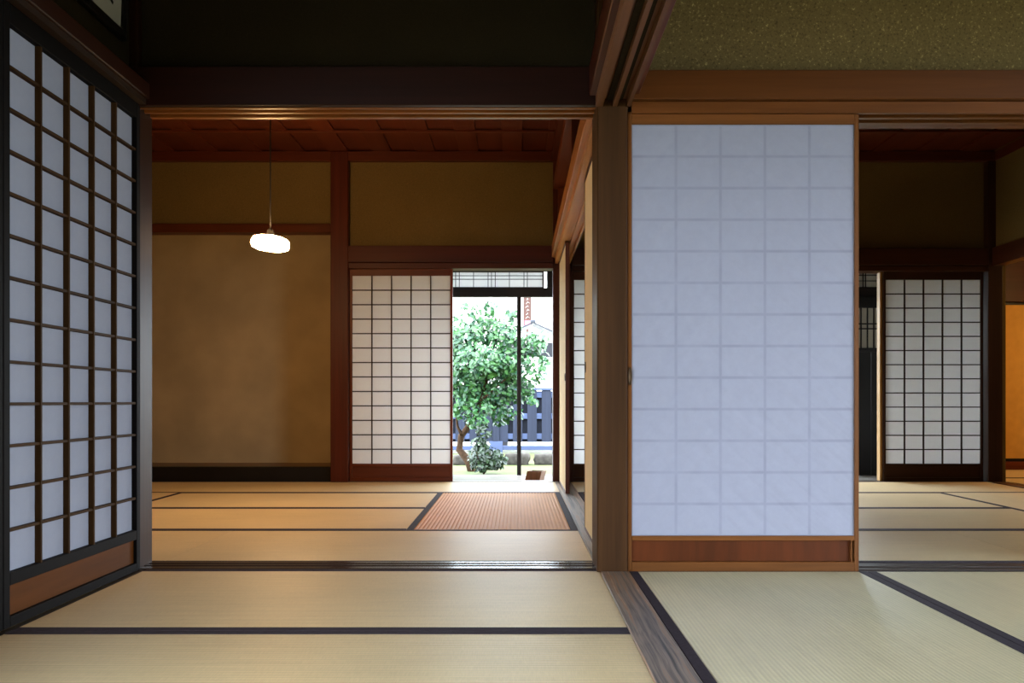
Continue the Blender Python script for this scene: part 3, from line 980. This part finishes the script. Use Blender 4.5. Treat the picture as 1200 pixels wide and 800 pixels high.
def transom(label, x0, x1, z0, z1, vbars, hbars, group, pm=M_PAPER):
    t = thing('transom_window', label, 'transom', ((x0 + x1) / 2, ENG, z0), 0, group)
    w, h = x1 - x0, z1 - z0
    wd, wdx = wood(C_DK, 'Z'), wood(C_DK, 'X')
    for s in (-1, 1):
        box('stile', (s * w / 2 - (0.014 if s > 0 else 0), -0.014, 0), (s * w / 2 + (0.014 if s < 0 else 0), 0.014, h), wd, t, 0.001)
    box('rail', (-w / 2 + 0.014, -0.014, 0), (w / 2 - 0.014, 0.014, 0.008), wdx, t, 0.001)
    box('rail', (-w / 2 + 0.014, -0.014, h - 0.008), (w / 2 - 0.014, 0.014, h), wdx, t, 0.001)
    for x in vbars:
        box('muntin', (x - x0 - w / 2 - 0.003, -0.012, 0.008), (x - x0 - w / 2 + 0.003, 0.0, h - 0.008), wd, t, 0.0004)
    for z in hbars:
        box('muntin', (-w / 2 + 0.014, -0.010, z - 0.003), (w / 2 - 0.014, 0.0, z + 0.003), wdx, t, 0.0004)
    xs = [x0 + 0.014] + list(vbars) + [x1 - 0.014]
    for a, b in zip(xs[:-1], xs[1:]):
        box('paper_pane', (a - x0 - w / 2, 0.0, 0.008), (b - x0 - w / 2, 0.0015, h - 0.008), pm, t, 0)


px = lambda p: (p - 605) * ENG / 980
transom('plaid lattice transom window above the garden view', -0.64, px(637.5), 1.686, 1.838,
        [px(p) for p in (534, 538.3, 555, 572, 576, 580.4, 597, 614, 618)], [0.080, 0.112], 'plaid veranda transoms')
transom('plaid lattice transom window seen in the dark gap by the far shoji', px(950), px(1075), 1.686, 1.838,
        [px(p) for p in (966, 970, 987, 1004, 1011, 1014, 1029)], [0.065, 0.115], 'plaid veranda transoms', M_GREYP)

# dark board shutter with a lattice window at its head, at the far end of the veranda
t = thing('board_shutter', 'dark board shutter with a slatted window at its head, beside the far shoji', 'shutter', (3.24, ENG - 0.03, -0.03))
wd, wdx = wood(srgb(34, 32, 33), 'Z'), wood(srgb(34, 32, 33), 'X')
for k in range(4):
    x = -0.36 + k * 0.18
    box('board', (x, 0.0, 0.0), (x + 0.177, 0.02, 1.145), wd, t, 0.001)
box('stile', (-0.38, -0.02, 0), (-0.34, 0.0, 1.632), wd, t)
box('stile', (0.34, -0.02, 0), (0.38, 0.0, 1.632), wd, t)
box('rail', (-0.34, -0.02, 1.13), (0.34, 0.0, 1.165), wdx, t)
box('rail', (-0.34, -0.02, 1.53), (0.34, 0.02, 1.632), wdx, t)
for k in range(12):
    x = -0.34 + k * 0.0585
    box('slat', (x + 0.004, -0.012, 1.165), (x + 0.014, 0.0, 1.53), wd, t, 0.0006)
for z in (1.34, 1.385):
    box('rail', (-0.34, -0.016, z - 0.006), (0.34, -0.011, z + 0.006), wdx, t, 0.0006)
box('paper_pane', (-0.34, 0.0, 1.150), (0.34, 0.0015, 1.53), M_GREYP, t, 0)
trim((2.81, ENG - 0.03, -0.1), (2.85, ENG + 0.03, 1.62), WZ(C_DK), 'dark veranda post at the edge of the board shutter', 'post')

# little wooden box standing on the veranda
bx = thing('wooden_box', 'small slanted brown wooden box on the veranda boards', 'box', (0.155, 7.13, -0.026), math.radians(-24))
mbx = wood(srgb(124, 84, 54), 'Z', 0.5, tone=0.8)
mbl = wood(srgb(170, 120, 80), 'X', 0.5)
def slanted(name, x0, x1, y0, y1, z0, z1, lean, m, par):
    vs = [(x0, y0, z0), (x1, y0, z0), (x1, y1, z0), (x0, y1, z0), (x0 + lean, y0, z1), (x1 + lean, y0, z1), (x1 + lean, y1, z1), (x0 + lean, y1, z1)]
    return mesh_obj(name, vs, [(3, 2, 1, 0), (4, 5, 6, 7), (0, 1, 5, 4), (1, 2, 6, 5), (2, 3, 7, 6), (3, 0, 4, 7)], m, par)
slanted('front_board', -0.066, 0.066, -0.055, -0.045, 0, 0.085, 0.022, mbx, bx)
slanted('rear_board', -0.066, 0.066, 0.045, 0.055, 0, 0.085, 0.022, mbx, bx)
slanted('end_board', -0.066, -0.057, -0.045, 0.045, 0, 0.085, 0.022, mbl, bx)
slanted('end_board', 0.057, 0.066, -0.045, 0.045, 0, 0.085, 0.022, mbl, bx)
slanted('base_board', -0.055, 0.055, -0.044, 0.044, 0.002, 0.010, 0.0, mbx, bx)

# ------------------------------------------------------------------ pendant lamps
def glow(name, colr, power):
    m = bpy.data.materials.new(name)
    nt, nd, lk, b = nodes_of(m)
    b.inputs['Base Color'].default_value = (0.9, 0.88, 0.82, 1)
    b.inputs['Roughness'].default_value = 0.3
    b.inputs['Emission Color'].default_value = (*colr, 1)
    b.inputs['Emission Strength'].default_value = power
    return m


def pendant(label, loc, mat, tilt=0.0):
    """Milk-glass saucer shade hanging from a cord; loc = centre of the shade."""
    x, y, z = loc
    t = thing('pendant_lamp', label, 'lamp', loc, 0)
    vs, fs = tube_geo([(0, 0, 0.07), (0, 0, (ZC - z) * 0.5), (0, 0, ZC - z)], [0.004] * 3, 8)
    mesh_obj('cord', vs, fs, M_CORD, t)
    lathe('lamp_holder', [(0.012, 0.085), (0.018, 0.075), (0.024, 0.05), (0.03, 0.046)], M_CORD, t, seg=20)
    lathe('ceiling_cap', [(0.0, ZC - z), (0.045, ZC - z - 0.002), (0.04, ZC - z - 0.02), (0.008, ZC - z - 0.034)][::-1], M_CORD, t, seg=20)
    lathe('glass_shade', [(0.034, 0.050), (0.075, 0.046), (0.100, 0.034), (0.110, 0.014), (0.112, -0.018), (0.106, -0.036), (0.080, -0.050), (0.030, -0.056)][::-1],
          mat, t, seg=36, rot=(0, math.radians(tilt), 0)).scale = (1, 1, 0.8)
    return t


pendant('glowing white glass pendant lamp on a black cord', (-1.47, 5.0, 1.595), glow('lit_milk_glass', (1.0, 0.58, 0.25), 165.0), 5)
pendant('glowing pendant lamp of the side room, hanging beyond the dark corner post', (5.15, 6.6, 1.75), glow('lit_milk_glass_side', (1.0, 0.56, 0.2), 200.0))

# ------------------------------------------------------------------ framed calligraphy
t = thing('framed_calligraphy', 'framed white calligraphy tilting above the dark framed shoji', 'picture', (-1.482, 2.63, 2.02))
M_INK = plain('black_ink', (0.012, 0.012, 0.013), 0.8, 0.1)
M_CPAP = plain('calligraphy_paper', srgb(178, 178, 174), 0.9, 0.1, var=0.04)
tl = math.radians(2)


def lean(o):
    o.rotation_euler = (0, tl, 0)
    return o


lean(box('backing', (-0.008, -0.50, 0.02), (0.0, 0.50, 0.40), M_CPAP, t, 0))
lean(box('frame', (-0.012, -0.53, -0.012), (0.012, 0.53, 0.02), M_LACQ, t))
lean(box('frame', (-0.012, -0.53, 0.40), (0.012, 0.53, 0.432), M_LACQ, t))
for s in (-1, 1):
    lean(box('frame', (-0.012, s * 0.515 - 0.015, 0.02), (0.012, s * 0.515 + 0.015, 0.40), M_LACQ, t))
for o in list(t.children):
    c = Vector(o.location)
    o.location = (c.x + math.sin(tl) * c.z, c.y, c.z * math.cos(tl))
rs = random.Random(3)
for cy, strokes in ((0.36, 3), (0.04, 4), (-0.3, 3)):
    for k in range(strokes):
        zz = 0.10 + 0.07 * k
        vs, fs = tube_geo([(0, cy - 0.07, zz), (0, cy - 0.01, zz + 0.02), (0, cy + 0.07, zz - 0.015)], [0.006, 0.014, 0.007], 6)
        vs = [(math.sin(tl) * v[2] + 0.004 + v[0] * 0.1, v[1], v[2] * math.cos(tl)) for v in vs]
        mesh_obj('ink_stroke', vs, fs, M_INK, t)

# ------------------------------------------------------------------ garden
def leaf_mat(name, a, b_):
    m = bpy.data.materials.new(name)
    nt, nd, lk, b = nodes_of(m)
    ge = N(nt, 'ShaderNodeNewGeometry')
    r = ramp(nt, [(0.0, a), (1.0, b_)])
    lk.new(ge.outputs['Random Per Island'], r.inputs[0])
    lk.new(r.outputs[0], b.inputs['Base Color'])
    b.inputs['Roughness'].default_value = 0.38
    b.inputs['Specular IOR Level'].default_value = 0.42
    return m


M_LEAF = leaf_mat('camellia_leaf', srgb(14, 58, 38), srgb(62, 108, 52))
M_LEAFD = leaf_mat('shrub_leaf', srgb(10, 28, 18), srgb(34, 58, 28))
M_BARK = plain('pale_brown_bark', srgb(62, 46, 34), 0.9, 0.1, var=0.35, scale=22, bump=0.4)


def leaves(name, blobs, count, size, mat, parent, rnd):
    vs, fs = [], []
    for _ in range(count):
        (c, r), = rnd.choices(blobs, weights=[b[1][0] * b[1][1] * b[1][2] for b in blobs])
        while True:
            q = Vector((rnd.uniform(-1, 1), rnd.uniform(-1, 1), rnd.uniform(-1, 1)))
            if 0.25 < q.length < 1:
                break
        p = Vector(c) + Vector((q.x * r[0], q.y * r[1], q.z * r[2]))
        n = (Vector((q.x, q.y * 1.0 - 0.5, q.z * 0.6 + 0.55)) + Vector((rnd.gauss(0, .45), rnd.gauss(0, .45), rnd.gauss(0, .45)))).normalized()
        a = n.cross(Vector((rnd.uniform(-1, 1), rnd.uniform(-1, 1), rnd.uniform(-1, 1)))).normalized()
        b = n.cross(a)
        L = size * rnd.uniform(0.7, 1.25)
        w = L * 0.27
        i = len(vs)
        vs += [p - a * L / 2, p - a * L * 0.1 + b * w + n * 0.006, p + a * L / 2 - n * 0.008, p - a * L * 0.1 - b * w + n * 0.006, p + a * L * 0.25 + b * w * .75, p + a * L * .25 - b * w * .75, p]
        fs += [(i, i + 6, i + 1), (i + 6, i + 4, i + 1), (i + 6, i + 2, i + 4), (i, i + 3, i + 6), (i + 6, i + 3, i + 5), (i + 6, i + 5, i + 2)]
    o = mesh_obj(name, vs, fs, mat, parent)
    o['kind'] = 'stuff'
    return o


rnd = random.Random(11)
TY = 12.6
k_ = TY / 980


def tp(x, y, dy=0.0):
    return Vector(((x - 605) * k_, dy, (470 - y) * k_ + EYE - GZ))


base = Vector((-0.68, TY, GZ))
tree = thing('camellia_tree', 'leafy green garden tree with a crooked pale trunk in the opening', 'tree', base)


def tl_(p):
    return Vector((p.x - base.x, p.y, p.z))


trunk = [tl_(tp(556, 560)), tl_(tp(549, 540)), tl_(tp(538, 527, .05)), tl_(tp(540, 511, .05)), tl_(tp(547, 502)), tl_(tp(556, 490)), tl_(tp(563, 470)), tl_(tp(572, 440)), tl_(tp(580, 400)), tl_(tp(586, 370))]
vs, fs = tube_geo(trunk, [.075, .062, .052, .05, .045, .04, .034, .026, .018, .008], 9)
tk = mesh_obj('trunk', vs, fs, M_BARK, tree, smooth=True)
for path, r0 in (([(541, 509), (536, 500), (534, 487), (528, 465), (520, 430)], .026), ([(547, 502), (549, 485), (553, 465), (545, 430), (540, 395)], .028),
                 ([(563, 470), (580, 455), (602, 436), (622, 420)], .02), ([(556, 490), (572, 482), (590, 478)], .014), ([(572, 440), (555, 420), (548, 380)], .014)):
    pts = [tl_(tp(x, y, rnd.uniform(-.15, .15))) for x, y in path]
    vs, fs = tube_geo(pts, [r0 * (1 - 0.75 * i / (len(pts) - 1)) for i in range(len(pts))], 7)
    mesh_obj('branch', vs, fs, M_BARK, tree, smooth=True)
# crown: clumps of leaves carried by the branches
blobs = []
for x, y, rx, rz in ((545, 400, 26, 24), (570, 385, 24, 20), (592, 395, 22, 20), (560, 425, 34, 22), (598, 425, 26, 22), (620, 405, 20, 16), (632, 395, 12, 8),
                     (540, 450, 30, 20), (575, 455, 30, 22), (605, 455, 22, 18), (626, 435, 16, 16), (550, 478, 28, 14), (585, 480, 18, 14), (600, 485, 14, 8),
                     (515, 420, 30, 40), (575, 364, 9, 10), (600, 368, 10, 8), (542, 358, 6, 5), (556, 368, 10, 8), (534, 376, 12, 10), (560, 494, 16, 8), (585, 494, 10, 6), (632, 404, 10, 8), (640, 425, 6, 5), (636, 418, 9, 7), (620, 455, 12, 9), (622, 470, 6, 5), (627, 472, 5, 3)):
    p = tl_(tp(x, y))
    blobs.append(((p.x, p.y + rnd.uniform(-.25, .25), p.z), (rx * k_, max(rx * k_, .18) * rnd.uniform(.8, 1.2), rz * k_)))
leaves('foliage', blobs, 6000, 0.092, M_LEAF, tree, rnd)

sh = thing('low_shrub', 'low dark leafy shrub at the foot of the crooked trunk', 'shrub', (-0.47, 12.1, GZ))
for k in range(6):
    a = k * 1.05
    vs, fs = tube_geo([(0, 0, 0), (.1 * math.cos(a), .1 * math.sin(a), .15), (.2 * math.cos(a), .2 * math.sin(a), .32)], [.012, .009, .005], 6)
    mesh_obj('stem', vs, fs, M_BARK, sh)
kk = 12.1 / 980
blobs = [((0, 0, .22), (.25, .2, .2)), ((-.05, 0, .42), (.14, .12, .14)), ((.18, 0, .20), (.17, .15, .14)), ((.0, 0, .62), (.12, .1, .12))]
leaves('foliage', blobs, 620, 0.085, M_LEAFD, sh, rnd)

# board fence
FY = 16.6
fe = thing('board_fence', 'dark blue grey board fence with staggered boards behind the garden tree', 'fence', (0, FY, GZ), 0)
C_FEN = srgb(46, 52, 70)
mfz, mfx = wood(C_FEN, 'Z', 0.75, 0.25, tone=0.6), wood(srgb(74, 86, 118), 'X', 0.75, 0.2, tone=0.7)
mfd = wood(srgb(34, 38, 52), 'Z', 0.8, 0.25)
x = -3.2
while x < 2.6:
    box('board', (x, -0.05, 0.24), (x + 0.185, -0.03, 1.27), mfz, fe, 0.004)
    box('backing_board', (x + 0.17, 0.03, 0.24), (x + 0.325, 0.05, 1.25), mfd, fe, 0.004)
    x += 0.285
for z in (0.30, 0.70, 1.12):
    box('rail', (-3.2, -0.03, z), (2.6, 0.03, z + 0.11), mfx, fe, 0.004)
box('cap_rail', (-3.25, -0.07, 1.27), (2.65, 0.07, 1.31), mfx, fe, 0.004)
box('foot_rail', (-3.25, -0.07, 0.085), (2.65, 0.03, 0.17), mfx, fe, 0.004)
for x in (-2.6, -0.40, 1.8):
    box('post', (x - 0.13, -0.09, -0.02), (x + 0.13, -0.051, 0.26), mfx, fe, 0.006)
    box('post', (x - 0.06, -0.09, 0.26), (x + 0.06, -0.051, 1.27), mfz, fe, 0.004)

# pale lane beyond the fence
ln = box('street', (-9, FY + 0.35, GZ - 0.1), (9, 22.9, GZ + 0.06), plain('pale_lane_paving', srgb(206, 204, 198), 0.9, 0.1, var=0.04), bev=0)
struct(ln, 'pale paved lane glimpsed beneath the board fence', 'street')

# border stones
M_STONE = plain('grey_garden_stone', srgb(74, 70, 66), 0.95, 0.1, var=0.3, scale=14, bump=0.6)


def stone(x, y, sx, sy, sz, seed, label):
    bm = bmesh.new()
    bmesh.ops.create_cube(bm, size=2.0)
    bmesh.ops.subdivide_edges(bm, edges=bm.edges[:], cuts=3, use_grid_fill=True)
    for v_ in bm.verts:
        c_ = v_.co.copy()
        s_ = c_.normalized() * 1.25
        q = c_.lerp(s_, 0.3)
        q += c_.normalized() * 0.16 * mnoise.noise(c_ * 1.3 + Vector((seed * 7.1, 0, 0)))
        v_.co = Vector((q.x * sx, q.y * sy, q.z * sz))
    me = bpy.data.meshes.new('border_stone')
    bm.to_mesh(me)
    bm.free()
    for p in me.polygons:
        p.use_smooth = True
    me.materials.append(M_STONE)
    o = link('border_stone', me, None, (x, y, GZ + sz * 0.85), (0, 0, random.uniform(-.12, .12)))
    return tag(o, label, 'stone', 'garden border stones')


SY = 13.9
ks = SY / 980
for i, (c_, w_, lab) in enumerate(((541, 22, 'rounded border stone behind the crooked trunk'), (564, 22, 'border stone beside the low shrub'),
                                   (581, 13, 'small border stone between the shrub and the long stones'), (606, 33, 'long grey border stone behind the thin veranda post'),
                                   (640, 32, 'long grey border stone above the small wooden box'))):
    stone((c_ - 605) * ks, SY, w_ * ks / 2 * 0.84, 0.13, (0.085, 0.08, 0.095, 0.10, 0.095)[i], i + 1, lab)

# houses beyond the fence
M_PLW = plain('pale_house_wall', srgb(228, 226, 218), 0.9, 0.1, var=0.03)
hs = thing('neighbour_house', 'pale neighbouring house wall rising behind the garden tree', 'building', (-0.5, 23.0, GZ))
box('wall', (-5.0, 0, 0), (0.45, 0.2, 4.6), M_PLW, hs, 0)
box('wall', (1.0, 0, 0), (5.0, 0.2, 4.6), M_PLW, hs, 0)
box('wall', (0.45, 0.1, 0), (1.0, 0.2, 4.6), M_PLW, hs, 0)
box('wall_band', (-5.0, -0.03, 3.66), (5.0, 0.0, 3.70), plain('grey_band', srgb(176, 176, 178), 0.8), hs, 0)
box('wall_band', (-5.0, -0.03, 2.72), (0.4, 0.0, 2.80), plain('dark_grey_band', srgb(96, 98, 104), 0.8), hs, 0)
sg = thing('sign_post', 'narrow brown signboard with pale marks and a red foot behind the thin veranda post', 'sign', (0.27, 20.4, GZ))
ms = wood(srgb(96, 66, 58), 'Z', 0.7)
box('board', (-0.10, -0.02, 2.90), (0.10, 0.02, 3.75), ms, sg)
box('post', (-0.03, 0.021, 0), (0.03, 0.06, 3.7), ms, sg)
box('red_mark', (-0.07, -0.026, 2.91), (0.07, -0.021, 3.02), plain('faded_red', srgb(214, 80, 96), 0.7), sg, 0.001)
mpale = plain('pale_marks', srgb(206, 196, 190), 0.8)
for k in range(7):
    zz = 3.06 + k * 0.09
    vs, fs = tube_geo([(-0.05 + 0.02 * (k % 3), -0.021, zz), (0.01, -0.021, zz + 0.05), (0.05 - 0.03 * (k % 2), -0.021, zz + 0.02)], [.002, .006, .002], 5)
    mesh_obj('pale_mark', vs, fs, mpale, sg)

# tiled gate roof
gt = thing('garden_gate', 'small dark tiled roof of a gate beyond the fence', 'gate', (0.37, 18.8, GZ))
mtile = plain('dark_roof_tile', srgb(40, 43, 52), 0.5, 0.4, var=0.2, scale=20)
mgw = wood(srgb(50, 50, 56), 'Z', 0.7)
Lr = 0.95
for s, a in ((-1, math.radians(24)), (1, math.radians(-24))):
    n = 7
    for i in range(n):
        y = -0.45 + i * 0.9 / n
        o = box('roof_tile', (-Lr / 2, -0.06, -0.018), (Lr / 2, 0.06, 0.018), mtile, gt, 0.008)
        o.location = (s * (Lr / 2 * math.cos(a)), y + 0.06, 2.78 - Lr / 2 * math.sin(abs(a)))
        o.rotation_euler = (0, abs(a) * s, 0)
box('ridge', (-0.06, -0.5, 2.76), (0.06, 0.5, 2.84), mtile, gt, 0.02)
box('gable_board', (-0.70, -0.42, 2.02), (0.70, -0.38, 2.34), mgw, gt, 0.004)
for s in (-1, 1):
    box('post', (s * 0.62 - 0.06, -0.36, 0), (s * 0.62 + 0.06, -0.24, 2.2), mgw, gt, 0.005)
box('door_panel', (-0.56, -0.33, 0), (0.56, -0.30, 2.0), M_PLW, gt, 0.003)
